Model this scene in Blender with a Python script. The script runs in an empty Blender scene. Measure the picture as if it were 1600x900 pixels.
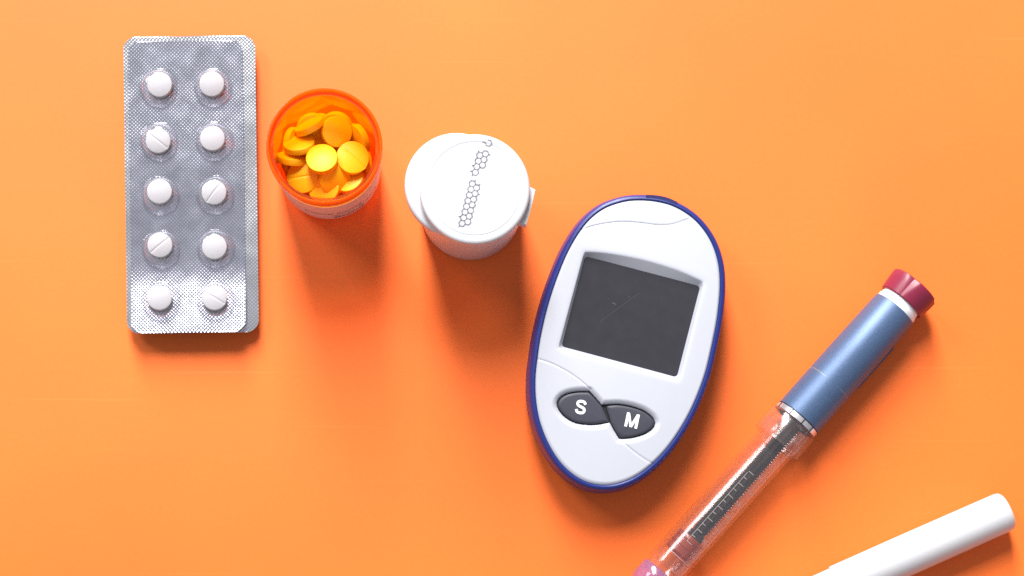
import bpy, math, random
import numpy as np
from mathutils import Vector, Matrix

random.seed(7)
sc = bpy.context.scene
MM = 0.001
CAM_H = 700.0          # camera height above the table, mm

# ------------------------------------------------------------------ camera
cam_data = bpy.data.cameras.new('camera')
cam = bpy.data.objects.new('camera', cam_data)
sc.collection.objects.link(cam)
cam.location = (0, 0, CAM_H * MM)
cam.rotation_euler = (0, 0, 0)
cam_data.sensor_width = 36.0
cam_data.lens = 78.75
cam_data.shift_x = 0.10
cam_data.shift_y = 0.21875
cam_data.clip_start = 0.02
cam_data.clip_end = 20.0
sc.camera = cam

# ------------------------------------------------------------------ light
world = bpy.data.worlds.new('World')
sc.world = world
world.use_nodes = True
bg = world.node_tree.nodes['Background']
bg.inputs[0].default_value = (0.93, 0.94, 1.0, 1)
bg.inputs[1].default_value = 0.38

lamp = bpy.data.lights.new('window_light', 'AREA')
lamp.shape = 'RECTANGLE'
lamp.size = 1.25
lamp.size_y = 0.46
lamp.energy = 78.0
lamp.color = (1.0, 0.985, 0.96)
lamp_o = bpy.data.objects.new('window_light', lamp)
sc.collection.objects.link(lamp_o)
tgt = Vector((0.032, 0.075, 0.0))
ldir = Vector((-0.13, 0.77, 0.62)).normalized()
lamp_o.location = tgt + ldir * 1.7
lamp_o.rotation_euler = (-ldir).to_track_quat('-Z', 'X').to_euler()

# weak fill lamp added further to the left, for the streak along the pen
side = bpy.data.lights.new('side_fill_light', 'AREA')
side.shape = 'RECTANGLE'
side.size = 0.45
side.size_y = 0.45
side.energy = 11.0
side.color = (0.95, 0.97, 1.0)
side_o = bpy.data.objects.new('side_fill_light', side)
sc.collection.objects.link(side_o)
sdir = Vector((-0.62, 0.56, 0.68)).normalized()
side_o.location = tgt + sdir * 1.7
side_o.rotation_euler = (-sdir).to_track_quat('-Z', 'X').to_euler()

sc.view_settings.view_transform = 'Standard'
sc.view_settings.look = 'None'
sc.view_settings.exposure = 0.0
sc.view_settings.gamma = 1.0
sc.view_settings.use_curve_mapping = False
sc.render.engine = 'CYCLES'
cy = sc.cycles
cy.use_denoising = False
cy.sampling_pattern = 'BLUE_NOISE'
world.cycles.sampling_method = 'NONE'
cy.use_adaptive_sampling = False
cy.max_bounces = 14
cy.diffuse_bounces = 5
cy.glossy_bounces = 5
cy.transmission_bounces = 12
cy.transparent_max_bounces = 24
cy.sample_clamp_indirect = 2.5
cy.sample_clamp_direct = 12.0
cy.caustics_refractive = False
cy.caustics_reflective = False
cy.blur_glossy = 0.5

# ------------------------------------------------------------------ helpers
def at(px, py, z=0.0):
    """photo pixel at height z (mm) -> table coordinates in mm"""
    k = 0.2 * (1 - z / CAM_H)
    return ((px - 640) * k, (800 - py) * k)

def link(o, parent=None):
    sc.collection.objects.link(o)
    if parent is not None:
        o.parent = parent
    return o

def tag(o, label, cat, group=None):
    o['label'] = label
    o['category'] = cat
    if group:
        o['group'] = group
    return o

def root(name, label, cat, loc, rz=0.0, group=None):
    o = bpy.data.objects.new(name, None)
    o.empty_display_size = 0.01
    link(o)
    o.location = (loc[0] * MM, loc[1] * MM, (loc[2] if len(loc) > 2 else 0) * MM)
    o.rotation_euler = (0, 0, rz)
    return tag(o, label, cat, group)

def mesh(name, verts, faces, mat, parent=None, smooth=True, sharp=None):
    me = bpy.data.meshes.new(name)
    v = np.asarray(verts, dtype=np.float64) * MM
    me.from_pydata(v.tolist(), [], faces)
    me.materials.append(mat)
    if smooth:
        me.polygons.foreach_set('use_smooth', [True] * len(me.polygons))
        if sharp is not None:
            me.set_sharp_from_angle(angle=math.radians(sharp))
    me.update()
    return link(bpy.data.objects.new(name, me), parent)

def catmull(pts, per=8, closed=True):
    p = np.asarray(pts, float)
    n = len(p)
    out = []
    segs = n if closed else n - 1
    for i in range(segs):
        if closed:
            a, b, c, d = p[(i - 1) % n], p[i], p[(i + 1) % n], p[(i + 2) % n]
        else:
            a, b, c, d = p[max(i - 1, 0)], p[i], p[i + 1], p[min(i + 2, n - 1)]
        for k in range(per):
            t = k / per
            out.append(0.5 * ((2 * b) + (c - a) * t + (2 * a - 5 * b + 4 * c - d) * t * t + (3 * b - a - 3 * c + d) * t ** 3))
    if not closed:
        out.append(p[-1])
    return np.array(out)

def resample(poly, n):
    p = np.vstack([poly, poly[:1]])
    s = np.concatenate([[0], np.cumsum(np.linalg.norm(np.diff(p, axis=0), axis=1))])
    t = np.linspace(0, s[-1], n, endpoint=False)
    return np.stack([np.interp(t, s, p[:, 0]), np.interp(t, s, p[:, 1])], 1)

def area2(poly):
    x, y = poly[:, 0], poly[:, 1]
    return np.sum(x * np.roll(y, -1) - np.roll(x, -1) * y)

def ccw(poly):
    return poly if area2(poly) > 0 else poly[::-1].copy()

def normals2(poly):
    t = np.roll(poly, -1, 0) - np.roll(poly, 1, 0)
    t /= np.linalg.norm(t, axis=1)[:, None] + 1e-9
    return np.stack([t[:, 1], -t[:, 0]], 1)

def sdf(pts, poly):
    """signed distance, negative inside"""
    out = np.full(len(pts), 1e9)
    inside = np.zeros(len(pts), bool)
    n = len(poly)
    for i in range(n):
        a, b = poly[i], poly[(i + 1) % n]
        ab = b - a
        t = np.clip(((pts - a) @ ab) / (ab @ ab + 1e-12), 0, 1)
        d = np.hypot(pts[:, 0] - a[0] - t * ab[0], pts[:, 1] - a[1] - t * ab[1])
        out = np.minimum(out, d)
        c = (a[1] > pts[:, 1]) != (b[1] > pts[:, 1])
        with np.errstate(divide='ignore', invalid='ignore'):
            xi = (b[0] - a[0]) * (pts[:, 1] - a[1]) / (b[1] - a[1] + 1e-15) + a[0]
        inside ^= c & (pts[:, 0] < xi)
    return np.where(inside, -out, out)

def dist_line(pts, line):
    out = np.full(len(pts), 1e9)
    for a, b in zip(line[:-1], line[1:]):
        ab = b - a
        t = np.clip(((pts - a) @ ab) / (ab @ ab + 1e-12), 0, 1)
        out = np.minimum(out, np.hypot(pts[:, 0] - a[0] - t * ab[0], pts[:, 1] - a[1] - t * ab[1]))
    return out

def loft(rings, cap0=True, cap1=True, closed_loop=False):
    """rings: list of (n,3) arrays, quads between; returns verts, faces"""
    n = len(rings[0])
    v = np.vstack(rings)
    f = []
    m = len(rings)
    for r in range(m if closed_loop else m - 1):
        q = (r + 1) % m
        for i in range(n):
            j = (i + 1) % n
            f.append((r * n + i, r * n + j, q * n + j, q * n + i))
    if not closed_loop:
        if cap0:
            f.append(tuple(range(n))[::-1])
        if cap1:
            f.append(tuple((m - 1) * n + i for i in range(n)))
    return v, f

def ring_xy(poly, z):
    return np.column_stack([poly, np.full(len(poly), float(z))])

def lathe(profile, n=96, cap0=True, cap1=True, closed=False, c=(0, 0)):
    rings = []
    a = np.linspace(0, 2 * math.pi, n, endpoint=False)
    for r, z in profile:
        rings.append(np.column_stack([c[0] + r * np.cos(a), c[1] + r * np.sin(a), np.full(n, float(z))]))
    return loft(rings, cap0, cap1, closed)

def lathe_x(profile, n=72, cap0=True, cap1=True, closed=False, zc=0.0, yc=0.0):
    """profile (x, r) turned about the local X axis at height zc"""
    rings = []
    a = np.linspace(0, 2 * math.pi, n, endpoint=False)
    for x, r in profile:
        rings.append(np.column_stack([np.full(n, float(x)), yc + r * np.cos(a), zc + r * np.sin(a)]))
    return loft(rings, cap0, cap1, closed)

def box(x0, x1, y0, y1, z0, z1):
    v = [(x, y, z) for z in (z0, z1) for (x, y) in ((x0, y0), (x1, y0), (x1, y1), (x0, y1))]
    f = [(3, 2, 1, 0), (4, 5, 6, 7), (0, 1, 5, 4), (1, 2, 6, 5), (2, 3, 7, 6), (3, 0, 4, 7)]
    return v, f

def join(parts):
    V, F = [], []
    for v, f in parts:
        o = len(V)
        V.extend([tuple(p) for p in v])
        F.extend([tuple(i + o for i in q) for q in f])
    return V, F

def stroke(pts, w, z0, z1, closed=False):
    """flat bar of width w following the points, z0..z1"""
    p = np.asarray(pts, float)
    t = np.gradient(p, axis=0)
    t /= np.linalg.norm(t, axis=1)[:, None] + 1e-9
    nn = np.stack([-t[:, 1], t[:, 0]], 1) * (w / 2)
    L, R = p + nn, p - nn
    poly = np.vstack([R, L[::-1]])
    n = len(p)
    V = [(x, y, z1) for x, y in L] + [(x, y, z1) for x, y in R] + [(x, y, z0) for x, y in L] + [(x, y, z0) for x, y in R]
    F = []
    for i in range(n - 1):
        F.append((n + i, n + i + 1, i + 1, i))
        F.append((2 * n + i, i, i + 1, 2 * n + i + 1)[::-1])
        F.append((n + i, 3 * n + i, 3 * n + i + 1, n + i + 1))
    F.append((0, 2 * n, 3 * n, n))
    F.append((n - 1, 2 * n - 1, 4 * n - 1, 3 * n - 1))
    return V, F

# ------------------------------------------------------------------ materials
def new_mat(name):
    m = bpy.data.materials.new(name)
    m.use_nodes = True
    nt = m.node_tree
    return m, nt, nt.nodes['Principled BSDF']

def node(nt, typ, **kw):
    n = nt.nodes.new(typ)
    for k, v in kw.items():
        if k.startswith('i_'):
            n.inputs[k[2:].replace('_', ' ')].default_value = v
        else:
            setattr(n, k, v)
    return n

def plain(name, col, rough=0.4, metal=0.0, coat=0.0, noise=0.04, nscale=900.0, bump=0.0, bscale=3000.0, spec=0.5, sss=0.0):
    m, nt, b = new_mat(name)
    L = nt.links
    tc = node(nt, 'ShaderNodeTexCoord')
    n1 = node(nt, 'ShaderNodeTexNoise', i_Scale=nscale, i_Detail=4.0)
    L.new(tc.outputs['Object'], n1.inputs['Vector'])
    mr = node(nt, 'ShaderNodeMapRange')
    mr.inputs['To Min'].default_value = 1 - noise
    mr.inputs['To Max'].default_value = 1 + noise
    L.new(n1.outputs['Fac'], mr.inputs['Value'])
    mx = node(nt, 'ShaderNodeVectorMath', operation='SCALE')
    mx.inputs[0].default_value = col[:3]
    L.new(mr.outputs['Result'], mx.inputs['Scale'])
    L.new(mx.outputs['Vector'], b.inputs['Base Color'])
    rr = node(nt, 'ShaderNodeMapRange')
    rr.inputs['To Min'].default_value = max(0.02, rough - 0.06)
    rr.inputs['To Max'].default_value = rough + 0.06
    L.new(n1.outputs['Fac'], rr.inputs['Value'])
    L.new(rr.outputs['Result'], b.inputs['Roughness'])
    b.inputs['Metallic'].default_value = metal
    b.inputs['Coat Weight'].default_value = coat
    b.inputs['Coat Roughness'].default_value = 0.12
    b.inputs['Specular IOR Level'].default_value = spec
    if sss:
        b.inputs['Subsurface Weight'].default_value = sss
        b.inputs['Subsurface Radius'].default_value = (1, 0.9, 0.8)
        b.inputs['Subsurface Scale'].default_value = 0.0008
    if bump:
        n2 = node(nt, 'ShaderNodeTexNoise', i_Scale=bscale, i_Detail=3.0)
        L.new(tc.outputs['Object'], n2.inputs['Vector'])
        bp = node(nt, 'ShaderNodeBump', i_Strength=bump, i_Distance=0.0001)
        L.new(n2.outputs['Fac'], bp.inputs['Height'])
        L.new(bp.outputs['Normal'], b.inputs['Normal'])
    return m

def clear_mat(name, tint, gloss_rough=0.06, ior=1.45, body=0.0, body_col=(1, 1, 1), bump=0.0, bscale=1200.0, translucent=0.5, gloss=1.0):
    """thin clear plastic: tinted see-through + Fresnel gloss + a little milky body"""
    m, nt, b = new_mat(name)
    nt.nodes.remove(b)
    L = nt.links
    out = nt.nodes['Material Output']
    tr = node(nt, 'ShaderNodeBsdfTransparent')
    tr.inputs[0].default_value = (*tint, 1)
    base = tr.outputs[0]
    nrm = None
    if bump:
        tc = node(nt, 'ShaderNodeTexCoord')
        n2 = node(nt, 'ShaderNodeTexNoise', i_Scale=bscale, i_Detail=2.0)
        L.new(tc.outputs['Object'], n2.inputs['Vector'])
        bp = node(nt, 'ShaderNodeBump', i_Strength=bump, i_Distance=0.0003)
        L.new(n2.outputs['Fac'], bp.inputs['Height'])
        nrm = bp.outputs['Normal']
    if body > 0:
        df = node(nt, 'ShaderNodeBsdfDiffuse'); df.inputs[0].default_value = (*body_col, 1)
        tl = node(nt, 'ShaderNodeBsdfTranslucent'); tl.inputs[0].default_value = (*body_col, 1)
        m1 = node(nt, 'ShaderNodeMixShader'); m1.inputs[0].default_value = translucent
        L.new(df.outputs[0], m1.inputs[1]); L.new(tl.outputs[0], m1.inputs[2])
        m2 = node(nt, 'ShaderNodeMixShader'); m2.inputs[0].default_value = body
        L.new(base, m2.inputs[1]); L.new(m1.outputs[0], m2.inputs[2])
        base = m2.outputs[0]
    gl = node(nt, 'ShaderNodeBsdfGlossy'); gl.inputs['Roughness'].default_value = gloss_rough
    lw = node(nt, 'ShaderNodeLayerWeight')
    if nrm is not None:
        L.new(nrm, gl.inputs['Normal']); L.new(nrm, lw.inputs['Normal'])
    f0 = ((ior - 1) / (ior + 1)) ** 2 * gloss
    pw = node(nt, 'ShaderNodeMath', operation='POWER'); pw.inputs[1].default_value = 5.0
    lw.inputs['Blend'].default_value = 0.5
    L.new(lw.outputs['Facing'], pw.inputs[0])
    fm = node(nt, 'ShaderNodeMath', operation='MULTIPLY_ADD')       # thin-sheet Fresnel, same from both sides
    fm.inputs[1].default_value = 0.85 - f0; fm.inputs[2].default_value = f0
    L.new(pw.outputs[0], fm.inputs[0])
    m3 = node(nt, 'ShaderNodeMixShader')
    L.new(fm.outputs[0], m3.inputs[0]); L.new(base, m3.inputs[1]); L.new(gl.outputs[0], m3.inputs[2])
    L.new(m3.outputs[0], out.inputs['Surface'])
    return m

def table_mat():
    m, nt, b = new_mat('orange_table')
    L = nt.links
    tc = node(nt, 'ShaderNodeTexCoord')
    big = node(nt, 'ShaderNodeTexNoise', i_Scale=9.0, i_Detail=3.0)
    fine = node(nt, 'ShaderNodeTexNoise', i_Scale=700.0, i_Detail=5.0)
    L.new(tc.outputs['Object'], big.inputs['Vector']); L.new(tc.outputs['Object'], fine.inputs['Vector'])
    r = node(nt, 'ShaderNodeValToRGB')
    r.color_ramp.elements[0].position = 0.3; r.color_ramp.elements[0].color = (0.95, 0.140, 0.005, 1)
    r.color_ramp.elements[1].position = 0.7; r.color_ramp.elements[1].color = (0.95, 0.164, 0.010, 1)
    L.new(big.outputs['Fac'], r.inputs['Fac'])
    # faint long scuffs
    mp = node(nt, 'ShaderNodeMapping'); mp.inputs['Scale'].default_value = (8, 700, 1); mp.inputs['Rotation'].default_value = (0, 0, 0.06)
    L.new(tc.outputs['Object'], mp.inputs['Vector'])
    sc1 = node(nt, 'ShaderNodeTexNoise', i_Scale=1.0, i_Detail=2.0)
    L.new(mp.outputs['Vector'], sc1.inputs['Vector'])
    sr = node(nt, 'ShaderNodeMapRange'); sr.inputs['From Min'].default_value = 0.67; sr.inputs['From Max'].default_value = 0.8
    sr.inputs['To Max'].default_value = 0.11
    L.new(sc1.outputs['Fac'], sr.inputs['Value'])
    mix = node(nt, 'ShaderNodeMix', data_type='RGBA'); mix.inputs[7].default_value = (0.95, 0.40, 0.12, 1)
    L.new(sr.outputs['Result'], mix.inputs[0]); L.new(r.outputs['Color'], mix.inputs[6])
    # dust specks
    vo = node(nt, 'ShaderNodeTexVoronoi', i_Scale=26.0); L.new(tc.outputs['Object'], vo.inputs['Vector'])
    vr = node(nt, 'ShaderNodeMapRange'); vr.inputs['From Min'].default_value = 0.007; vr.inputs['From Max'].default_value = 0.016
    vr.inputs['To Min'].default_value = 0.7; vr.inputs['To Max'].default_value = 0.0
    L.new(vo.outputs['Distance'], vr.inputs['Value'])
    sel = node(nt, 'ShaderNodeSeparateColor'); L.new(vo.outputs['Color'], sel.inputs[0])
    gt = node(nt, 'ShaderNodeMath', operation='GREATER_THAN'); gt.inputs[1].default_value = 0.6
    L.new(sel.outputs[0], gt.inputs[0])
    ml = node(nt, 'ShaderNodeMath', operation='MULTIPLY'); L.new(vr.outputs['Result'], ml.inputs[0]); L.new(gt.outputs[0], ml.inputs[1])
    mix2 = node(nt, 'ShaderNodeMix', data_type='RGBA'); mix2.inputs[7].default_value = (0.30, 0.07, 0.02, 1)
    L.new(ml.outputs[0], mix2.inputs[0]); L.new(mix.outputs[2], mix2.inputs[6])
    # fine grain
    fr = node(nt, 'ShaderNodeMapRange'); fr.inputs['To Min'].default_value = 0.93; fr.inputs['To Max'].default_value = 1.07
    L.new(fine.outputs['Fac'], fr.inputs['Value'])
    vs = node(nt, 'ShaderNodeVectorMath', operation='SCALE'); L.new(mix2.outputs[2], vs.inputs[0]); L.new(fr.outputs['Result'], vs.inputs['Scale'])
    L.new(vs.outputs['Vector'], b.inputs['Base Color'])
    b.inputs['Roughness'].default_value = 0.60
    b.inputs['Specular IOR Level'].default_value = 0.6
    bp = node(nt, 'ShaderNodeBump', i_Strength=0.10, i_Distance=0.0001)
    L.new(fine.outputs['Fac'], bp.inputs['Height']); L.new(bp.outputs['Normal'], b.inputs['Normal'])
    return m

def foil_mat(name, col=(0.70, 0.71, 0.82), rough=0.20):
    m, nt, b = new_mat(name)
    L = nt.links
    tc = node(nt, 'ShaderNodeTexCoord')
    n = node(nt, 'ShaderNodeTexNoise', i_Scale=160.0, i_Detail=3.0); L.new(tc.outputs['Object'], n.inputs['Vector'])
    cr = node(nt, 'ShaderNodeValToRGB')
    cr.color_ramp.elements[0].position = 0.35; cr.color_ramp.elements[0].color = (*[x * 0.88 for x in col], 1)
    cr.color_ramp.elements[1].position = 0.7; cr.color_ramp.elements[1].color = (*col, 1)
    L.new(n.outputs['Fac'], cr.inputs['Fac'])
    L.new(cr.outputs['Color'], b.inputs['Base Color'])
    mr = node(nt, 'ShaderNodeMapRange'); mr.inputs['To Min'].default_value = rough - 0.05; mr.inputs['To Max'].default_value = rough + 0.05
    L.new(n.outputs['Fac'], mr.inputs['Value']); L.new(mr.outputs['Result'], b.inputs['Roughness'])
    b.inputs['Metallic'].default_value = 1.0
    return m

def barrel_mat():
    m, nt, b = new_mat('blue_pearl')
    L = nt.links
    tc = node(nt, 'ShaderNodeTexCoord')
    n = node(nt, 'ShaderNodeTexNoise', i_Scale=2600.0, i_Detail=2.0); L.new(tc.outputs['Object'], n.inputs['Vector'])
    r = node(nt, 'ShaderNodeValToRGB')
    r.color_ramp.elements[0].position = 0.3; r.color_ramp.elements[0].color = (0.055, 0.095, 0.19, 1)
    r.color_ramp.elements[1].position = 0.75; r.color_ramp.elements[1].color = (0.085, 0.14, 0.25, 1)
    L.new(n.outputs['Fac'], r.inputs['Fac'])
    # worn ring round the barrel
    sx = node(nt, 'ShaderNodeSeparateXYZ'); L.new(tc.outputs['Object'], sx.inputs[0])
    n3 = node(nt, 'ShaderNodeTexNoise', i_Scale=420.0, i_Detail=4.0); L.new(tc.outputs['Object'], n3.inputs['Vector'])
    wob = node(nt, 'ShaderNodeMath', operation='MULTIPLY_ADD'); wob.inputs[1].default_value = 0.0011
    L.new(n3.outputs['Fac'], wob.inputs[0]); L.new(sx.outputs[0], wob.inputs[2])
    sub = node(nt, 'ShaderNodeMath', operation='SUBTRACT'); sub.inputs[1].default_value = 0.0146
    L.new(wob.outputs[0], sub.inputs[0])
    ab = node(nt, 'ShaderNodeMath', operation='ABSOLUTE'); L.new(sub.outputs[0], ab.inputs[0])
    band = node(nt, 'ShaderNodeMapRange'); band.inputs['From Min'].default_value = 0.00008; band.inputs['From Max'].default_value = 0.00030
    band.inputs['To Min'].default_value = 1; band.inputs['To Max'].default_value = 0
    L.new(ab.outputs[0], band.inputs['Value'])
    n4 = node(nt, 'ShaderNodeTexNoise', i_Scale=260.0, i_Detail=3.0); L.new(tc.outputs['Object'], n4.inputs['Vector'])
    br = node(nt, 'ShaderNodeMapRange'); br.inputs['From Min'].default_value = 0.45; br.inputs['From Max'].default_value = 0.62; br.inputs['To Max'].default_value = 0.8
    L.new(n4.outputs['Fac'], br.inputs['Value'])
    ml = node(nt, 'ShaderNodeMath', operation='MULTIPLY'); L.new(band.outputs['Result'], ml.inputs[0]); L.new(br.outputs['Result'], ml.inputs[1])
    mix = node(nt, 'ShaderNodeMix', data_type='RGBA'); mix.inputs[7].default_value = (0.20, 0.21, 0.20, 1)
    L.new(ml.outputs[0], mix.inputs[0]); L.new(r.outputs['Color'], mix.inputs[6])
    L.new(mix.outputs[2], b.inputs['Base Color'])
    b.inputs['Metallic'].default_value = 0.35
    b.inputs['Roughness'].default_value = 0.44
    bp = node(nt, 'ShaderNodeBump', i_Strength=0.12, i_Distance=0.0001); L.new(n.outputs['Fac'], bp.inputs['Height']); L.new(bp.outputs['Normal'], b.inputs['Normal'])
    return m

M_table = table_mat()
M_foil = foil_mat('knurled_foil')
M_foil_back = foil_mat('knurled_foil_back', col=(0.86, 0.87, 0.92), rough=0.22)
M_film = clear_mat('clear_blister_film', (0.93, 0.93, 0.955), gloss_rough=0.09, ior=1.55, body=0.06, body_col=(0.9, 0.9, 0.95), bump=0.30, bscale=420.0, gloss=3.4)
M_tablet_white = plain('white_tablet', (0.62, 0.60, 0.60), rough=0.6, noise=0.03, bump=0.25, bscale=5000)
M_tablet_yellow = plain('yellow_tablet', (0.95, 0.57, 0.006), rough=0.5, noise=0.06, bump=0.2, bscale=4500)
M_amber = clear_mat('amber_plastic', (1.0, 0.66, 0.06), gloss_rough=0.10, ior=1.47, body=0.16, body_col=(1.0, 0.32, 0.004), gloss=1.6, translucent=0.6)
M_amber_rim = clear_mat('amber_rim', (1.0, 0.50, 0.02), gloss_rough=0.14, ior=1.47, body=0.36, body_col=(1.0, 0.27, 0.003), translucent=0.45)
M_paper = plain('label_paper', (0.72, 0.52, 0.48), rough=0.6)
M_ink = plain('dark_ink', (0.07, 0.05, 0.06), rough=0.6)
M_grey_ink = plain('grey_ink', (0.20, 0.185, 0.22), rough=0.6, noise=0.35, nscale=700)
M_white = plain('white_plastic', (0.54, 0.55, 0.575), rough=0.38, noise=0.015, sss=0.15)
M_white_gloss = plain('white_gloss_plastic', (0.58, 0.58, 0.60), rough=0.25, noise=0.01)
M_face = plain('meter_white_face', (0.45, 0.465, 0.52), rough=0.42, noise=0.012, nscale=400)
M_blue = plain('meter_blue_shell', (0.016, 0.027, 0.165), rough=0.36, noise=0.06, spec=0.4)
M_slot = plain('slot_dark_blue', (0.012, 0.013, 0.085), rough=0.4)
M_screen = plain('dark_screen', (0.022, 0.021, 0.028), rough=0.36, noise=0.015, nscale=260, spec=0.5)
M_scratch = plain('pale_scratch', (0.062, 0.060, 0.063), rough=0.5, noise=0.3)
M_button = plain('grey_rubber', (0.034, 0.036, 0.052), rough=0.5, noise=0.05, bump=0.3, bscale=6000)
M_black = plain('black_gap', (0.006, 0.006, 0.008), rough=0.6)
M_print = plain('white_print', (0.82, 0.82, 0.84), rough=0.5)
M_barrel = barrel_mat()
M_dial = plain('raspberry_plastic', (0.20, 0.013, 0.042), rough=0.38, noise=0.05)
M_collar_w = plain('white_collar', (0.80, 0.81, 0.83), rough=0.35, noise=0.08, nscale=300, bump=0.4, bscale=500)
M_clear = clear_mat('clear_holder_plastic', (0.985, 0.98, 0.98), gloss_rough=0.13, ior=1.5, body=0.012, body_col=(1.0, 0.86, 0.84), bump=0.12, bscale=300, gloss=1.3)
M_clear_collar = clear_mat('frosted_clear_plastic', (0.97, 0.955, 0.955), gloss_rough=0.16, ior=1.5, body=0.035, body_col=(0.95, 0.88, 0.88), bump=0.5, bscale=330, gloss=1.3)
M_glass = clear_mat('cartridge_glass', (0.985, 0.98, 0.98), gloss_rough=0.09, ior=1.5, gloss=1.1)
M_band = plain('silver_band', (0.62, 0.60, 0.63), rough=0.28, metal=0.7, noise=0.25, nscale=350)
M_rod = plain('black_rod', (0.022, 0.020, 0.024), rough=0.38, noise=0.1)
M_stopper = clear_mat('pink_stopper', (0.85, 0.45, 0.38), gloss_rough=0.2, ior=1.45, body=0.55, body_col=(0.55, 0.16, 0.12), translucent=0.4)
M_purple = clear_mat('purple_band', (0.85, 0.62, 0.82), gloss_rough=0.15, ior=1.5, body=0.35, body_col=(0.45, 0.28, 0.52), translucent=0.3, gloss=1.6)
M_frost_print = clear_mat('pale_scale_print', (0.8, 0.8, 0.8), gloss_rough=0.3, body=0.6, body_col=(0.62, 0.56, 0.56), translucent=0.3)

# ------------------------------------------------------------------ table
v, f = box(-700, 800, -500, 700, -25, 0)
table = mesh('table_top', v, f, M_table, smooth=False)
table['kind'] = 'structure'

# ------------------------------------------------------------------ tablets
def tablet_mesh(name, R, h, crown, mat, scored=False, nseg=56):
    """round biconvex tablet centred on its own middle; h = edge band height"""
    rr = [R * x for x in (0.0001, 0.06, 0.10, 0.16, 0.25, 0.36, 0.48, 0.6, 0.72, 0.83, 0.92, 0.965)]
    a = np.linspace(0, 2 * math.pi, nseg, endpoint=False)
    rings = []
    def top(r):
        return h / 2 + crown * (1 - (r / R) ** 2)
    for r in rr:                                              # top face
        x, y = r * np.cos(a), r * np.sin(a)
        z = np.full(nseg, top(r))
        if scored:
            z -= 0.22 * np.exp(-(y / (0.055 * R)) ** 2)
        rings.append(np.column_stack([x, y, z]))
    for r, z in ((R * 0.99, h / 2 - 0.02), (R, h / 2 - 0.14), (R, 0), (R, -h / 2 + 0.14), (R * 0.99, -h / 2 + 0.02)):
        rings.append(np.column_stack([r * np.cos(a), r * np.sin(a), np.full(nseg, z)]))
    for r in rr[::-1]:
        rings.append(np.column_stack([r * np.cos(a), r * np.sin(a), np.full(nseg, -top(r))]))
    rings = rings[::-1]
    V, F = loft(rings, True, True)
    me = bpy.data.meshes.new(name)
    me.from_pydata((V * MM).tolist(), [], F)
    me.materials.append(mat)
    me.polygons.foreach_set('use_smooth', [True] * len(me.polygons))
    me.set_sharp_from_angle(angle=math.radians(50))
    me.update()
    return me

# ------------------------------------------------------------------ blister packs
def pack_sheet(name, w, l, rad, thick, zfun, mat, parent, step=0.16, period=1.12, amp=0.058):
    """rounded rectangular sheet centred on the origin, bent by zfun(x, y), with a pressed diamond knurl"""
    nx = int(w / step)
    ys = np.concatenate([np.linspace(-l / 2, -l / 2 + rad, int(rad / step)), np.linspace(-l / 2 + rad, l / 2 - rad, int((l - 2 * rad) / step))[1:-1], np.linspace(l / 2 - rad, l / 2, int(rad / step))])
    m = len(ys)
    dy = np.maximum(0.0, np.abs(ys) - (l / 2 - rad))
    hw = w / 2 - rad + np.sqrt(np.maximum(0.0, rad * rad - dy * dy))
    X = np.linspace(-1, 1, nx)[None, :] * hw[:, None]
    Y = np.repeat(ys[:, None], nx, 1)
    P = np.column_stack([X.ravel(), Y.ravel()])
    zt = zfun(P[:, 0], P[:, 1])
    kq = 2 * math.pi / period
    kn = 0.5 * (np.cos(kq * (P[:, 0] + P[:, 1])) + np.cos(kq * (P[:, 0] - P[:, 1])))
    wobble = 0.012 * np.sin(P[:, 0] * 0.9 + 1.3 * np.sin(P[:, 1] * 0.35)) * np.sin(P[:, 1] * 0.55 + 0.7)
    V = np.vstack([np.column_stack([P, zt + thick / 2 + amp * 0.5 * kn + wobble]), np.column_stack([P, zt - thick / 2])])
    N = len(P)
    idx = np.arange(N).reshape(m, nx)
    q = np.stack([idx[:-1, :-1], idx[:-1, 1:], idx[1:, 1:], idx[1:, :-1]], -1).reshape(-1, 4)
    F = q.tolist()
    sk = max(1, 1)
    F += (q[:, ::-1] + N).tolist()
    rim = list(idx[0]) + list(idx[1:, -1]) + list(idx[-1, -2::-1]) + list(idx[-2:0:-1, 0])
    rim = [int(i) for i in rim]
    for i, j in zip(rim, rim[1:] + rim[:1]):
        F.append((i, N + i, N + j, j))
    return mesh(name, V, F, mat, parent, sharp=60)

def pocket_geo(R, H, nseg=56, seed=0, up=1):
    rnd = random.Random(seed)
    ph1, ph2 = rnd.random() * 6.28, rnd.random() * 6.28
    a = np.linspace(0, 2 * math.pi, nseg, endpoint=False)
    prof = [(1.10, 0.0), (1.03, 0.03), (0.985, 0.12), (0.95, 0.35), (0.90, 0.62), (0.82, 0.84), (0.70, 0.955), (0.52, 1.0), (0.3, 1.01), (0.08, 1.01)]
    rings = []
    for r, z in prof:
        wob = 1 + 0.016 * np.sin(3 * a + ph1) * (1 - z) + 0.014 * np.sin(7 * a + ph2) * (1 - z * 0.6)
        if up > 0:
            rings.append(np.column_stack([R * r * wob * np.cos(a), R * r * wob * np.sin(a), np.full(nseg, H * z * up)]))
        else:
            rings.append(np.column_stack([R * r * wob * np.cos(a), -R * r * wob * np.sin(a), np.full(nseg, H * z * up)]))
    return loft(rings, False, True)

def bend_z(y, y0, slope):
    """soft kink: flat above y0, rising towards the far (lower) end below it"""
    d = np.maximum(0.0, (y0 + 4.5) - y)
    return np.where(d < 9.0, slope * d * d / 18.0, slope * (d - 4.5))

PK_C = (292.5, 291)
zref = 8.0
kk = 0.2 * (1 - zref / CAM_H)
cx, cyy = at(*PK_C, zref)
pk_rot = math.radians(0.75)
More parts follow.
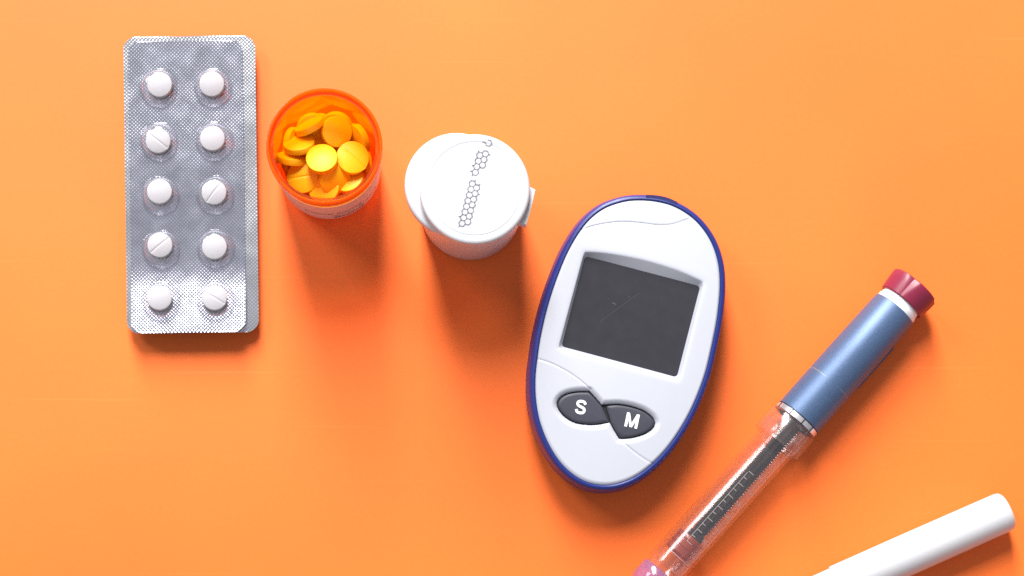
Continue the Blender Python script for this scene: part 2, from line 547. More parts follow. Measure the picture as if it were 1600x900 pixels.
# lower pack: foil side up, its pockets stand on the table
low = root('blister_pack', 'silver foil backed blister pack lying underneath, edges showing around the upper pack', 'blister pack', (*at(298.5, 288.5, 5), 0), pk_rot)
wl, ll = 207 * kk, 466 * kk
def zlow(x, y):
    x = np.asarray(x, float); y = np.asarray(y, float)
    return 4.9 + 0.0 * y + 0.10 * np.sin(x * 0.22) * np.cos(y * 0.13)
pack_sheet('foil_sheet', wl, ll, 21 * kk, 0.35, zlow, M_foil_back, low)
k = 0
for j in range(5):
    for i in (-1, 1):
        y = 31.5 - j * 16.6
        V, F = pocket_geo(5.6, 4.6, seed=60 + k, up=-1)
        V[:, 0] += i * 8.6; V[:, 1] += y; V[:, 2] += 4.7
        mesh('pocket', V, F, M_film, low)
        k += 1
# upper pack: pockets up
up = root('blister_pack', 'blister pack with ten white tablets in clear pockets, on top of another pack', 'blister pack', (*at(292.3, 292, 6), 0), pk_rot)
wu, lu = 179.5 * kk, 458 * kk
UPX, UPY = at(292.3, 292, 6)
def zup(x, y):
    x = np.asarray(x, float); y = np.asarray(y, float)
    return 5.7 + bend_z(y, -27.0, 0.13) + 0.12 * np.sin(y * 0.12 + 1.0) + 0.06 * np.cos(x * 0.3)
pack_sheet('foil_sheet', wu, lu, 19 * kk, 0.35, zup, M_foil, up)
def up_local(px, py, z=7.0):
    x, y = at(px, py, z)
    d = Matrix.Rotation(-pk_rot, 2) @ Vector((x - UPX, y - UPY))
    return d.x, d.y
pockets = [(247.4, 137), (332.4, 136.4), (248.6, 221.6), (334.7, 221), (250.6, 306), (336, 305), (251.7, 389.5), (336.4, 388.5), (252.2, 471), (337.2, 470)]
# tablet centre offsets inside their pockets (px), scored?, spin
tabs = [((2.5, -4), 0, 0), ((-1, -4.5), 0, 0), ((-1, -1), 1, -38), ((-2.5, -4), 0, 20), ((-1, -6), 0, 0), ((-1, -4), 1, 52), ((-1.5, -6), 1, 40), ((-1, -2), 0, 0), ((-3, -5), 0, 0), ((-2, -4), 1, -30)]
TW = tablet_mesh('white_tablet', 3.85, 2.0, 0.75, M_tablet_white)
TWS = tablet_mesh('white_tablet_scored', 3.85, 2.0, 0.75, M_tablet_white, scored=True)
ROWS = ['fifth row from the bent pack end', 'fourth row from the bent pack end', 'middle row of the pack', 'second row from the bent pack end', 'first row on the bent pack end']
for i, ((px, py), ((ox, oy), scd, spin)) in enumerate(zip(pockets, tabs)):
    x, y = up_local(px, py)
    zt = float(zup(x, y)) + 0.18
    H = 4.4
    V, F = pocket_geo(5.75, H, seed=i)
    tilt = 0.13 if y < -27 else 0.0
    V[:, 2] += -tilt * V[:, 1]
    V[:, 0] += x; V[:, 1] += y; V[:, 2] += zt
    mesh('pocket', V, F, M_film, up)
    wx, wy = at(px + ox, py + oy, zt + 2)
    o = bpy.data.objects.new('white_tablet', TWS if scd else TW)
    link(o)
    o.location = (wx * MM, wy * MM, (zt + 1.95) * MM)
    o.rotation_euler = (random.uniform(-.06, .06) - tilt * 0.9, random.uniform(-.06, .06), math.radians(spin))
    kind_ = 'scored' if scd else 'plain'
    side_ = 'nearer the orange vial' if i % 2 else 'away from the orange vial'
    tag(o, f'{kind_} white tablet, {ROWS[i // 2]}, {side_}', 'tablet', 'white tablets sealed in the blister pack')

# ------------------------------------------------------------------ amber vial
VX, VY = at(506.5, 228, 45)
RT = 91.0 * 0.2 * (1 - 45 / 700)
vial = root('pill_vial', 'open translucent orange pill vial filled with yellow tablets', 'pill vial', (VX, VY, 0))
Ro, Rb = RT - 0.7, RT - 1.3
prof = [(0.01, 0.0), (Rb - 1.2, 0.0), (Rb, 1.0), (Ro - 0.1, 40.0), (Ro - 0.1, 43.2), (Ro - 1.3, 43.2), (Ro - 1.4, 40.0), (Rb - 1.3, 2.4), (Rb - 2.2, 1.6), (0.01, 1.6)]
V, F = lathe(prof, 128, False, False)
mesh('body', V, F, M_amber, vial, sharp=40)
prof = [(RT - 1.3, 41.0), (RT - 0.3, 41.0), (RT, 41.4), (RT, 44.5), (RT - 0.25, 45.0), (RT - 0.75, 45.0), (RT - 1.0, 44.6)]
V, F = lathe(prof, 128, closed=True)
mesh('rim', V, F, M_amber_rim, vial, sharp=40)
# wrapped paper label
def label_patch(r0, r1, z0, z1, a0, a1, n=90):
    V, F = [], []
    for i in range(n + 1):
        a = math.radians(a0 + (a1 - a0) * i / n)
        for z in (z0, z1):
            r = Rb + (Ro - Rb) * z / 40.0
            for rr in (r0, r1):
                V.append(((r + rr) * math.cos(a), (r + rr) * math.sin(a), z))
    for i in range(n):
        a, b = i * 4, i * 4 + 4
        F += [(a + 1, b + 1, b + 3, a + 3), (a, a + 2, b + 2, b), (a + 2, a + 3, b + 3, b + 2), (a, b, b + 1, a + 1)]
    F += [(0, 1, 3, 2), (n * 4, n * 4 + 2, n * 4 + 3, n * 4 + 1)]
    return V, F
V, F = label_patch(0.05, 0.2, 4.0, 33.0, 172, 372)
lab = mesh('label', V, F, M_paper, vial, sharp=40)

def text_mesh(body, size, bold=0.0):
    c = bpy.data.curves.new('t', 'FONT')
    c.body = body; c.size = size; c.offset = bold; c.resolution_u = 2
    o = bpy.data.objects.new('t', c)
    sc.collection.objects.link(o)
    dg = bpy.context.evaluated_depsgraph_get()
    me = bpy.data.meshes.new_from_object(o.evaluated_get(dg))
    V = np.array([tuple(v.co) for v in me.vertices]); F = [tuple(p.vertices) for p in me.polygons]
    bpy.data.objects.remove(o); bpy.data.meshes.remove(me); bpy.data.curves.remove(c)
    return V, F
def wrap_text(body, size, ang, z, bold=0.0, stretch=1.0):
    V, F = text_mesh(body, size, bold)
    a = math.radians(-90 + ang) + V[:, 0] * stretch / Ro
    zz = z + V[:, 1]
    r = Rb + (Ro - Rb) * zz / 40.0 + 0.26
    mesh('lettering', np.column_stack([r * np.cos(a), r * np.sin(a), zz]), F, M_ink, lab, smooth=False)
wrap_text('antiviral therapy', 2.9, -26, 15.5, 0.01)
wrap_text('capsules  by mouth', 2.3, 4, 11.0, 0.01)
wrap_text('Medicine', 2.9, 6, 6.8, 0.05)

# yellow tablets: (px, py, z, tilt deg, tilt azimuth deg in table plane, spin, scored, label)
YT = tablet_mesh('yellow_tablet', 4.75, 1.9, 0.75, M_tablet_yellow)
YTS = tablet_mesh('yellow_tablet_scored', 4.95, 1.9, 0.75, M_tablet_yellow, scored=True)
yl = [
 (503.0, 249, 31.5, 22, 100, 0, 0, 'bright yellow tablet without score lying on top of the pile in the vial'),
 (550.5, 247, 29.0, 14, 20, -42, 1, 'large yellow tablet with a diagonal score line, beside the topmost tablet'),
 (525.5, 206, 27.5, 24, -10, 0, 0, 'smooth yellow tablet propped behind the two largest faces in the vial'),
 (484.0, 197, 28.0, 66, 118, 0, 0, 'yellow tablet standing on edge, tilted behind the heap in the vial'),
 (467.5, 226, 28.0, 50, 98, 0, 0, 'yellow tablet leaning back with its thick edge showing, left of the topmost tablet'),
 (456.5, 248, 25.5, 66, 84, 0, 0, 'yellow tablet seen almost edge on, between a leaning and a scored tablet'),
 (466.0, 283, 25.5, 16, 215, 8, 1, 'yellow tablet with a level score line against the label side wall'),
 (506.0, 297, 26.0, 18, 200, 10, 1, 'scored yellow tablet partly under a neighbour by the label side wall'),
 (523.0, 279, 28.0, 38, -50, 0, 0, 'yellow tablet slanting down from under the topmost tablet'),
 (557.0, 291, 25.0, 30, 130, 0, 0, 'yellow tablet tucked deep beside the wall, half hidden by the rim'),
 (567.0, 215, 24.5, 68, 205, 0, 0, 'yellow tablet standing upright against the shaded side wall of the vial'),
 (499.0, 221, 22.5, 40, 60, 0, 0, 'yellow tablet in the gap behind the topmost one, mostly covered'),
 (438.0, 214, 24.0, 62, -10, 0, 0, 'yellow tablet leaning flat against the lit side wall'),
 (581.0, 256, 22.5, 70, 190, 0, 0, 'yellow tablet on edge squeezed between the scored tablet and the wall'),
 (437.0, 262, 20.5, 60, 20, 0, 0, 'yellow tablet on edge below the leaning one at the wall'),
 (477.0, 178, 24.5, 34, 285, 0, 0, 'yellow tablet lying low at the back of the vial behind the one on edge'),
 (533.0, 176, 23.5, 36, 255, 0, 0, 'yellow tablet low at the back wall of the vial, deep in shadow'),
]
def put_tablet(px, py, z, tilt, az, spin, scd, label):
    x, y = at(px, py, z)
    dx, dy = x - VX, y - VY
    lim = Ro - 1.9 - 4.9 * (0.35 + 0.65 * math.cos(math.radians(tilt))) - 0.4
    d = math.hypot(dx, dy)
    if d > lim:
        dx, dy = dx * lim / d, dy * lim / d
    o = bpy.data.objects.new('yellow_tablet', YTS if scd else YT)
    link(o)
    a, t = math.radians(az), math.radians(tilt)
    nrm = Vector((math.sin(t) * math.cos(a), math.sin(t) * math.sin(a), math.cos(t)))
    q = Vector((0, 0, 1)).rotation_difference(nrm)
    o.rotation_mode = 'QUATERNION'
    o.rotation_quaternion = q @ Matrix.Rotation(math.radians(spin), 4, 'Z').to_quaternion()
    o.location = ((VX + dx) * MM, (VY + dy) * MM, z * MM)
    tag(o, label, 'tablet', 'yellow tablets heaped in the orange vial')
for t_ in yl:
    put_tablet(*t_)
rnd = random.Random(11)
for zz, cnt, rad in ((19.3, 6, 10.2), (13.5, 5, 9.0)):
    off = rnd.random() * 6.28
    for i in range(cnt + 1):
        r_ = 0 if i == cnt else rad
        a = off + i * 2 * math.pi / cnt
        px = 640 + (VX + r_ * math.cos(a)) / (0.2 * (1 - zz / 700)); py = 800 - (VY + r_ * math.sin(a)) / (0.2 * (1 - zz / 700))
        put_tablet(px, py, zz + rnd.uniform(-.6, .6), rnd.uniform(5, 28), rnd.uniform(0, 360), 0, 0,
                   'yellow tablet buried lower in the heap, glimpsed between the upper ones')

# ------------------------------------------------------------------ white vial
WX, WY = at(742, 295.5, 45)
RL = 86.3 * 0.2 * (1 - 45 / 700)
wv = root('pill_vial', 'closed white pill vial with a grey hexagon print on its lid', 'pill vial', (WX, WY, 0))
prof = [(0.01, 0), (14.6, 0), (15.5, 0.5), (15.75, 1.4), (15.9, 36), (15.9, 42.0), (0.01, 42.0)]
V, F = lathe(prof, 128, False, False)
mesh('body', V, F, M_white, wv, sharp=40)
# offset rim flange that shows as a crescent
fx, fy = at(713.5, 288.7, 41.4)
fx -= WX; fy -= WY
Rf = 81.5 * 0.2 * (1 - 41.4 / 700)
prof = [(0.01, 36.6), (Rf - 1.4, 36.6), (Rf - 0.5, 37.0), (Rf, 38.0), (Rf, 40.6), (Rf - 0.25, 41.2), (Rf - 0.9, 41.6), (0.01, 41.6)]
V, F = lathe(prof, 128, False, False, c=(fx, fy))
mesh('thumb_flange', V, F, M_white, wv, sharp=40)
prof = [(0.01, 41.9), (RL - 0.9, 41.9), (RL - 0.15, 42.2), (RL, 42.8), (RL, 44.1), (RL - 0.18, 44.6), (RL - 0.6, 44.9), (RL - 1.2, 45.0),
        (RL - 2.25, 45.0), (RL - 2.4, 44.91), (RL - 2.65, 44.91), (RL - 2.75, 45.0), (RL - 2.95, 45.01), (RL - 3.4, 45.02), (RL - 6, 45.03), (0.01, 45.05)]
V, F = lathe(prof, 128, False, False)
lid = mesh('lid', V, F, M_white, wv, sharp=60)
# hinge tab
tp = np.array([at(*p, 40) for p in ((822, 290), (836.5, 297.5), (832, 318), (822, 354), (806, 349))]) - (WX, WY)
tp = ccw(tp)
c_ = tp.mean(0)
V, F = loft([ring_xy(tp, 36.8), ring_xy(tp, 41.2), ring_xy(c_ + (tp - c_) * 0.93, 41.6)])
mesh('hinge_tab', V, F, M_white, wv, sharp=30)
# hexagon print on the lid
hu = np.array((-12.5, 48.2))
hw_ = 0.5 * hu + 0.866 * np.array((-hu[1], hu[0]))
def cells(o, left, right):
    o = np.array(o, float)
    return [tuple(o + hw_ + i * hu) for i in left] + [tuple(o + i * hu) for i in right]
hexes = cells((373, 192), range(0, 4), range(0, 3)) + cells((310, 434), range(0, 8), range(1, 8))
def lidpt(zx, zy):
    x, y = at(690 + zx / 5.454, 205 + zy / 5.454, 45.05)
    return np.array((x - WX, y - WY))
segs = {}
base_ang = math.degrees(math.atan2(hu[1], hu[0]))
def hexseg(cx_, cy_, skip=(), R=28.75):
    vs = [(cx_ + R * math.cos(math.radians(base_ang + 30 + 60 * k)), cy_ + R * math.sin(math.radians(base_ang + 30 + 60 * k))) for k in range(6)]
    for k in range(6):
        if k in skip:
            continue
        a, b = vs[k], vs[(k + 1) % 6]
        key = (round((a[0] + b[0]) / 2 / 7), round((a[1] + b[1]) / 2 / 7))
        if key not in segs:
            segs[key] = (a, b)
    return vs
rnd = random.Random(3)
stubs = []
for h in hexes:
    sk = (rnd.randrange(6),) if rnd.random() < 0.06 else ()
    vs = hexseg(*h, skip=sk)
    for v_ in vs:
        outx = v_[0] - h[0]
        far = min(math.hypot(v_[0] - g[0], v_[1] - g[1]) for g in hexes if g != h)
        if far > 36 and rnd.random() < 0.4:
            e = ((v_[0] - h[0]) * 0.55 + v_[0], (v_[1] - h[1]) * 0.55 + v_[1])
            stubs.append((v_, e))
vs = hexseg(400, 100, skip=(1,), R=29)
stubs.append(((373, 97), (348, 88)))
parts = []
for a, b in list(segs.values()) + stubs:
    A, B = lidpt(*a), lidpt(*b)
    parts.append(stroke([A, (A + B) / 2, B], rnd.choice((0.30, 0.36, 0.42)), 45.03, 45.085))
V, F = join(parts)
mesh('hexagon_print', V, F, M_grey_ink, lid, smooth=False)

# ------------------------------------------------------------------ glucose meter
ZF = 17.5
MX, MY = at(980, 540, ZF)
meter = root('glucose_meter', 'oval blood glucose meter with white face, blue rim, dark screen and two buttons', 'glucose meter', (MX, MY, 0))
def ml(p, z=ZF):
    q = np.array([at(a, b, z) for a, b in p])
    return q - (MX, MY)
face_px = [(995, 313), (1028, 315.5), (1058, 325), (1087, 345), (1109, 374), (1121.5, 408), (1125, 446), (1121, 494), (1112, 542), (1100, 590), (1080, 640), (1055, 683), (1028, 716), (998, 741), (968, 754.5), (938, 757.5), (908, 749), (881, 728), (860, 698), (845, 662), (838, 626), (837, 590), (840.5, 557), (846, 522), (857, 476), (872, 431), (890, 389), (914, 351.5), (940, 328.5), (968, 317)]
outline = ccw(resample(catmull(ml(face_px), 10), 720))
nrm2 = normals2(outline)
def off(d):
    return outline + nrm2 * d
rings = [ring_xy(off(-1.6), 0.0), ring_xy(off(-0.2), 0.5), ring_xy(off(1.0), 2.0), ring_xy(off(2.0), 4.6), ring_xy(off(2.5), 7.4), ring_xy(off(2.55), 8.8), ring_xy(off(2.40), 9.0), ring_xy(off(2.40), 9.3), ring_xy(off(2.52), 9.5),
         ring_xy(off(2.4), 11.5), ring_xy(off(2.15), 13.4), ring_xy(off(2.0), 15.2), ring_xy(off(1.8), 16.3), ring_xy(off(1.5), 17.0), ring_xy(off(1.05), 17.4), ring_xy(off(0.5), 17.5), ring_xy(off(0.12), 17.2), ring_xy(off(0.06), 16.6), ring_xy(off(0.02), 14.0), ring_xy(off(-2.5), 13.0)]
V, F = loft(rings)
shell = mesh('shell', V, F, M_blue, meter, sharp=40)

S_scr = ml([(915, 401), (1094, 448), (1058, 588), (879, 540)])
def round_poly(P, r, n=5):
    out = []
    m = len(P)
    for i in range(m):
        a, b, c = P[i - 1], P[i], P[(i + 1) % m]
        d1 = (a - b) / np.linalg.norm(a - b); d2 = (c - b) / np.linalg.norm(c - b)
        s, e = b + d1 * r, b + d2 * r
        for k in range(n + 1):
            t = k / n
            out.append((1 - t) ** 2 * s + 2 * t * (1 - t) * b + t * t * e)
    return np.array(out)
scr = round_poly(S_scr, 1.0)
opening = np.vstack([catmull(ml([(912.5, 396), (917, 394), (943, 395.5), (980, 401.5), (1017, 410), (1060, 423.5), (1092, 437.5), (1098, 441.5)]), 5, False),
                     ml([(1099, 447), (1063.5, 588), (1059, 594), (1054, 594), (877, 546.5), (873, 543), (873.5, 538.5), (911, 400)])])
z8 = lambda p: (860 + p[0] / 8.183, 590 + p[1] / 8.183)
S_btn = np.vstack([catmull(ml([z8(p) for p in ((745, 562), (600, 588), (450, 588), (300, 558), (180, 480), (112, 390), (102, 325), (140, 262), (220, 217), (350, 192), (490, 190))]), 5, False),
                   ml([z8(p) for p in ((570, 270), (652, 362), (700, 460))])])
M_btn = np.vstack([catmull(ml([z8(p) for p in ((708, 368), (800, 354), (900, 356), (1040, 382), (1180, 432), (1280, 502), (1322, 560), (1322, 600), (1290, 650), (1200, 708), (1080, 748), (980, 765), (888, 768))]), 5, False),
                   ml([z8(p) for p in ((830, 680), (770, 570))])])
well_px = [(748, 572), (600, 602), (450, 602), (300, 572), (170, 490), (98, 395), (86, 320), (128, 250), (215, 202), (350, 178), (500, 176)]
well2 = [(580, 262), (655, 348)]
well3 = [(800, 340), (900, 342), (1044, 368), (1188, 420), (1290, 492), (1336, 556), (1337, 604), (1300, 660), (1205, 722), (1084, 762), (980, 779), (880, 782)]
well4 = [(820, 684), (768, 590)]
well = np.vstack([catmull(ml([z8(p) for p in well_px]), 5, False), ml([z8(p) for p in well2]), catmull(ml([z8(p) for p in well3]), 5, False), ml([z8(p) for p in well4])])
seams = [catmull(ml(p), 6, False) for p in (
    [(909, 358.5), (935, 351.5), (968, 347), (998, 348.5), (1028, 352), (1052, 350.5), (1078, 341.5)],
    [(836, 559.5), (860, 567.5), (884, 579.5), (902, 591.5), (923, 609)],
    [(972, 690), (992, 707), (1010, 719), (1024, 726)])]

NA, NR = 720, 250
cen = np.array((0.0, 0.0))
rs = np.concatenate([np.linspace(0.002, 0.95, NR - 30), np.linspace(0.95, 1.0, 31)[1:]])
XY = np.vstack([cen + (outline - cen) * r for r in rs])
RR = np.repeat(rs, NA)
def face_z(XY, RR):
    z = ZF + 1.3 * (1 - RR ** 2.2) - 0.45 * np.clip((RR - 0.972) / 0.028, 0, 1) ** 2
    return z
Z = face_z(XY, RR)
ZS = 16.0                                    # screen surface level
dS = sdf(XY, scr); dO = sdf(XY, opening)
# fillet around the screen opening
m_ = dO > 0
Z = np.where(m_, Z - 0.22 * np.exp(-(np.maximum(dO, 0) / 0.45)), Z)
ins = (dO <= 0)
din = np.maximum(0.0, -dO); dout = np.maximum(0.0, dS)
fr = np.where(ins, din / (din + dout + 1e-6), 0)
Z = np.where(ins, (Z - 0.22) * (1 - fr) + (ZS - 0.35) * fr, Z)
# button well
dW = sdf(XY, well)
Z = np.where(dW < 0, 16.2, Z)
wf = 1.7
near = (dW >= 0) & (dW < wf)
Z = np.where(near, Z - 1.05 * (1 - dW / wf) ** 1.7, Z)
# seams
for s in seams:
    d = dist_line(XY, s)
    keep = np.clip(dW / 1.0, 0, 1)
    Z -= 0.26 * np.exp(-(d / 0.20) ** 2) * keep
# the lower-left half sits a hair lower than the rest at the seam
V = np.column_stack([XY, Z])
n_ = NA
F = []
m = len(rs)
idx = np.arange(m * n_).reshape(m, n_)
q0 = idx[:-1]; q1 = idx[1:]
quads = np.stack([q0, q1, np.roll(q1, -1, 1), np.roll(q0, -1, 1)], -1).reshape(-1, 4)
F = quads.tolist()
F.append(tuple(range(n_)))
skirt = np.column_stack([outline, np.full(n_, 16.2)])
V = np.vstack([V, skirt])
last = idx[-1]
sk = np.arange(n_) + m * n_
F += np.stack([last, sk, np.roll(sk, -1), np.roll(last, -1)], -1).tolist()
face = mesh('face_plate', V, F, M_face, meter, sharp=60)

def inset(poly, d):
    p = ccw(poly)
    return p - normals2(p) * d
sp = ccw(scr)
V, F = loft([ring_xy(inset(sp, -0.35), 15.3), ring_xy(inset(sp, -0.35), ZS)])
screen = mesh('screen', V, F, M_screen, meter, smooth=False)
zs = lambda p: (870 + p[0] / 4.092, 380 + p[1] / 4.092)
sa = ml([zs(p) for p in ((275, 503), (360, 440), (440, 380), (530, 318))], 16)
parts = [stroke(sa, 0.08, ZS + 0.002, ZS + 0.014),
         stroke(ml([zs(p) for p in ((355, 380), (368, 386), (380, 392))], 16), 0.30, ZS + 0.002, ZS + 0.014),
         stroke(ml([zs(p) for p in ((460, 335), (463, 341), (464, 347))], 16), 0.14, ZS + 0.002, ZS + 0.014)]
for i in range(9):
    qx, qy = rnd.uniform(120, 800), rnd.uniform(250, 720)
    parts.append(stroke(ml([zs((qx, qy)), zs((qx + 2, qy + 1)), zs((qx + 4, qy + 2))], 16), 0.10, ZS + 0.002, ZS + 0.014))
V, F = join(parts)
mesh('scratch', V, F, M_scratch, screen, smooth=False)

wp = ccw(well)
V, F = loft([ring_xy(inset(wp, -0.12), 16.0), ring_xy(inset(wp, -0.12), 16.75)])
mesh('button_gap_slab', V, F, M_black, meter, smooth=False)  # added black slab, paints the dark of the gap round the buttons
def button(poly, label):
    p = ccw(poly)
    c = p.mean(0)
    rg = [ring_xy(p, 16.3), ring_xy(p, 17.55), ring_xy(inset(p, 0.08), 17.75), ring_xy(inset(p, 0.22), 17.86)]
    q = inset(p, 0.22)
    for s_, dz in ((0.85, 0.03), (0.6, 0.06), (0.3, 0.08), (0.02, 0.085)):
        rg.append(ring_xy(c + (q - c) * s_, 17.86 + dz))
    V, F = loft(rg)
    o = mesh('button', V, F, M_button, meter, sharp=50)
    o['label'] = label
    return o
bS = button(S_btn, 'dark grey pointed button marked S')
bM = button(M_btn, 'dark grey pointed button marked M')
# letters, drawn as bold strokes on the buttons
def letter_xy(pts, c_px, deg, hgt):
    a = math.radians(deg)
    c = ml([c_px], 18)[0]
    p = np.asarray(pts, float) * hgt
    return np.column_stack([c[0] + p[:, 0] * math.cos(a) - p[:, 1] * math.sin(a), c[1] + p[:, 0] * math.sin(a) + p[:, 1] * math.cos(a)])
hl = 4.35
sp_ = catmull([(0.285, 0.215), (0.20, 0.365), (0.0, 0.41), (-0.20, 0.36), (-0.265, 0.225), (-0.19, 0.09), (0.0, 0.02), (0.20, -0.065), (0.275, -0.215), (0.20, -0.36), (0.0, -0.415), (-0.21, -0.36), (-0.30, -0.195)], 5, False)
V, F = stroke(letter_xy(sp_, (907.6, 636), -9, hl), 0.80, 17.8, 18.02)
mesh('letter_mark', V, F, M_print, bS, smooth=False)
mp_ = [stroke(letter_xy(np.linspace(a, b, 3), (987.6, 657), -12, hl), w, 17.8, z) for a, b, w, z in (
    ((-0.36, -0.5), (-0.36, 0.5), 0.82, 18.02), ((0.36, -0.5), (0.36, 0.5), 0.82, 18.022), ((-0.33, 0.46), (0.0, -0.46), 0.76, 18.025), ((0.33, 0.46), (0.0, -0.46), 0.76, 18.028))]
V, F = join(mp_)
mesh('letter_mark', V, F, M_print, bM, smooth=False)
# dark slot at the top of the shell
sl = catmull(ml([(1009, 307.5), (1026, 308.5), (1042, 312), (1057, 318.5)], 16.5), 6, False)
V, F = stroke(sl, 1.0, 15.5, 17.45)
mesh('strip_slot', V, F, M_slot, shell, sharp=40)

# ------------------------------------------------------------------ insulin pen
ZP = 8.5
PXc, PYc = at(1247.5, 652.5, ZP)
pen_ang = math.atan2(0.748, 0.664)
pen = root('insulin_pen', 'insulin pen with blue barrel, raspberry dial and clear cartridge holder', 'insulin pen', (PXc, PYc, 0), pen_ang)
s = 0.2 * (1 - ZP / 700)
def px(*a):
    return [(t * s, r * s) for t, r in a]
V, F = lathe_x(px((0, 20), (0, 37.6), (0.8, 38.4), (30, 38.6), (120, 38.4), (224, 37.4), (226, 36.6), (226, 20)), 96, zc=ZP)
barrel = mesh('barrel', V, F, M_barrel, pen, sharp=40)
V, F = box(98 * s, 181 * s, -8.1, -6.6, ZP - 2.9, ZP - 1.4)
mesh('side_tab', V, F, M_barrel, barrel, smooth=False)
V, F = lathe_x(px((222, 20), (222, 34), (226, 35.2), (233, 35.0), (234, 33.5), (243, 33.5), (243, 20)), 72, zc=ZP)
mesh('collar', V, F, M_collar_w, pen, sharp=30)
# dial with wedge facets
nd = 180
a = np.linspace(0, 2 * math.pi, nd, endpoint=False)
rings = []
wedges = [math.radians(73 + i * 90) for i in range(4)]
for t, r, wv_ in ((240.5, 30, 0), (240.5, 36.8, 0), (241.7, 38.0, 0), (250, 39.3, .33), (262, 40.7, .68), (272.0, 41.6, 1.0), (274.2, 41.0, .97), (275.3, 39.8, .9), (276, 37, .7), (276.2, 20, 0)):
    rr = np.full(nd, r * s)
    for w0 in wedges:
        dth = np.abs((a - w0 + math.pi) % (2 * math.pi) - math.pi)
        half = 0.005 + 0.30 * wv_
        cut = np.clip(1 - dth / half, 0, 1)
        rr -= 0.75 * wv_ * cut
    rings.append(np.column_stack([np.full(nd, t * s), rr * np.cos(a), ZP + rr * np.sin(a)]))
V, F = loft(rings)
mesh('dial', V, F, M_dial, pen, sharp=25)
# clear ring at the barrel mouth: segmented band with dark joints
V, F = lathe_x(px((-9, 30), (-9, 38.4), (-0.9, 38.4), (-0.9, 30)), 96, closed=True, zc=ZP)
ringo = mesh('ring', V, F, M_band, pen, sharp=30)
for t0, t1 in ((-0.9, -0.05), (-10.2, -9.05)):
    V, F = lathe_x(px((t0, 30), (t0, 38.9), (t1, 38.9), (t1, 30)), 96, closed=True, zc=ZP)
    mesh('ring_joint', V, F, M_black, ringo, sharp=30)
for ang in (20, 62, 98, 128):
    V, F = box(-8.9 * s, -1.0 * s, -0.16, 0.16, 7.4, 7.72)
    V = [(x, y * math.cos(math.radians(ang - 90)) - z * math.sin(math.radians(ang - 90)), ZP + y * math.sin(math.radians(ang - 90)) + z * math.cos(math.radians(ang - 90))) for x, y, z in V]
    mesh('ring_notch', V, F, M_black, ringo, smooth=False)
V, F = lathe_x(px((-10.3, 33), (-10.3, 41.2), (-12, 42.2), (-50, 42.2), (-53, 41), (-53, 34.8), (-48, 34)), 96, closed=True, zc=ZP)
clr = mesh('clear_collar', V, F, M_clear_collar, pen, sharp=35)
for ang, t0, t1 in ((70, -47, -36), (25, -47, -30), (120, -40, -20)):
    V, F = box(t0 * s, t1 * s, -0.6, 0.6, 6.9, 8.6)
    r_ = math.radians(ang - 90)
    V = [(x, y * math.cos(r_) - z * math.sin(r_), ZP + y * math.sin(r_) + z * math.cos(r_)) for x, y, z in V]
    mesh('lug', V, F, M_clear_collar, clr, smooth=False)
V, F = lathe_x(px((-49, 29.5), (-49, 33.6), (-60, 33.9), (-310, 33.2), (-330, 30), (-334, 24), (-334, 21), (-328, 27), (-308, 29.2)), 96, closed=True, zc=ZP)
holder = mesh('cartridge_holder', V, F, M_clear, pen, sharp=40)
V, F = lathe_x(px((-70, 23.5), (-70, 26), (-300, 26), (-312, 22), (-312, 19), (-299, 23.5)), 72, closed=True, zc=ZP)
mesh('glass_cartridge', V, F, M_glass, pen, sharp=40)
# plunger rod: core with saw teeth along both flanks
yo = -0.5
rod = []
rod.append(box(-246 * s, -12 * s, yo - 2.05, yo + 2.05, ZP - 1.7, ZP + 1.5))
rod.append(box(-250 * s, -240 * s, yo - 2.6, yo + 2.6, ZP - 2.3, ZP + 1.8))
rod.append(box(-238 * s, -12 * s, yo - 0.5, yo + 0.5, ZP + 1.4, ZP + 2.0))
V, F = join(rod)
rodo = mesh('plunger_rod', V, F, M_rod, pen, smooth=False)
teeth = []
for i in range(46):
    t = (-234 + i * 4.8) * s
    for sg in (-1, 1):
        y0, y1 = yo + sg * 2.0, yo + sg * 2.65
        Vt = [(t, y0, ZP - 1.2), (t + 4.2 * s, y0, ZP - 1.2), (t + 3.2 * s, y1, ZP - 1.2), (t, y0, ZP + 1.3), (t + 4.2 * s, y0, ZP + 1.3), (t + 3.2 * s, y1, ZP + 1.3)]
        Ft = [(0, 2, 1), (3, 4, 5), (0, 1, 4, 3), (1, 2, 5, 4), (2, 0, 3, 5)]
        if sg < 0:
            Ft = [q[::-1] for q in Ft]
        teeth.append((Vt, Ft))
for i in range(46):
    t = (-234 + i * 4.8) * s
    for yy in (-1.35, 1.05):
        teeth.append(box(t, t + 2.6 * s, yo + yy, yo + yy + 0.55, ZP + 1.45, ZP + 1.9))
V, F = join(teeth)
mesh('rod_teeth', V, F, M_rod, rodo, smooth=False)
V, F = lathe_x(px((-251, 10), (-251, 22), (-253, 23.3), (-259, 23.3), (-260, 21.5), (-263, 21.5), (-264, 23.3), (-271, 23.3), (-272, 21.5), (-275, 21.5), (-276, 23.3), (-283, 23.2), (-286, 20), (-288, 5)), 72, zc=ZP)
mesh('rubber_stopper', V, F, M_stopper, pen, sharp=40)
V, F = lathe_x(px((-322, 10), (-322, 30), (-325, 32.5), (-352, 32.5), (-356, 30), (-420, 22), (-424, 8)), 72, zc=ZP)
mesh('purple_end_band', V, F, M_purple, pen, sharp=40)
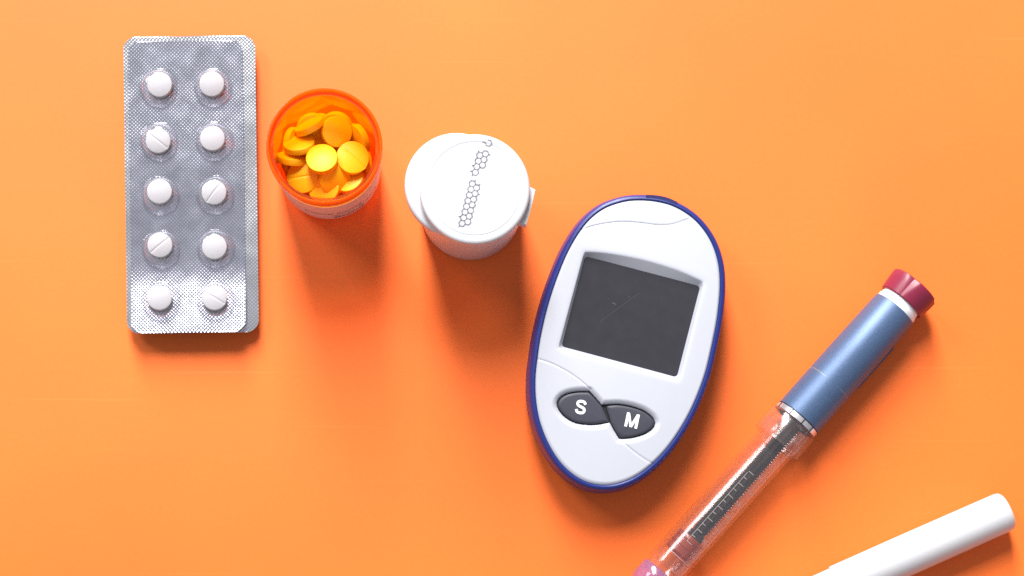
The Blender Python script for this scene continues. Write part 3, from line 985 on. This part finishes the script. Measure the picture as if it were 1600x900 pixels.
# printed scale on the holder: ladder of ticks over the rod and dots of lettering beside it
def on_holder(t, ang, rr=34.1):
    return (t * s, rr * s * math.cos(math.radians(ang)), ZP + rr * s * math.sin(math.radians(ang)))
def arc_mark(t0, t1, a0, a1, n=8):
    V, F = [], []
    for i in range(n + 1):
        an = a0 + (a1 - a0) * i / n
        V += [on_holder(t0, an), on_holder(t1, an)]
    for i in range(n):
        F.append((2 * i, 2 * i + 1, 2 * i + 3, 2 * i + 2))
    return V, F
marks = [arc_mark(-262, -120, 79.2, 80.4, 2), ]
for i in range(13):
    t = -262 + i * 12
    marks.append(arc_mark(t, t + 0.9, 80, 97 if i % 2 == 0 else 90))
marks.append(arc_mark(-290, -289, 66, 128)); marks.append(arc_mark(-290, -262, 66, 67.5, 2)); marks.append(arc_mark(-290, -262, 128, 129.5, 2))
for i in range(7):
    t = -272 + i * 26
    for j in range(5):
        an = 112 + j * 6 + rnd.uniform(-1, 1)
        marks.append(arc_mark(t + rnd.uniform(-1, 1), t + 1.0 + rnd.uniform(1, 3), an, an + rnd.uniform(1.5, 3), 2))
for i in range(44):
    t = -284 + i * 4.6
    marks.append(arc_mark(t, t + 0.8, 150, 155, 2))
V, F = join(marks)
mesh('printed_scale', V, F, M_frost_print, holder, smooth=False)

# ------------------------------------------------------------------ white capped pen
ZW = 6.45
ex, ey = at(1575, 797, ZW)
ang = math.atan2(0.405, 0.914)
wp_ = root('capped_pen', 'plain white capped pen lying beside the insulin pen', 'pen', (ex, ey, 0), ang)
r0 = 6.4
V, F = lathe_x([(-58, 2), (-58, r0 - 0.35), (-57.6, r0), (-30, r0 + 0.02), (-2.2, r0 - 0.1), (-0.9, r0 - 0.35), (-0.2, r0 - 1.0), (0.0, r0 - 2.0), (0.1, 0.5)], 96, zc=ZW)
mesh('cap', V, F, M_white_gloss, wp_, sharp=60)
V, F = lathe_x([(-150, 1.5), (-149, 4.0), (-140, 5.4), (-58.6, r0 - 0.5), (-54, r0 - 0.5), (-54, 2)], 96, zc=ZW)
mesh('barrel', V, F, M_white_gloss, wp_, sharp=60)
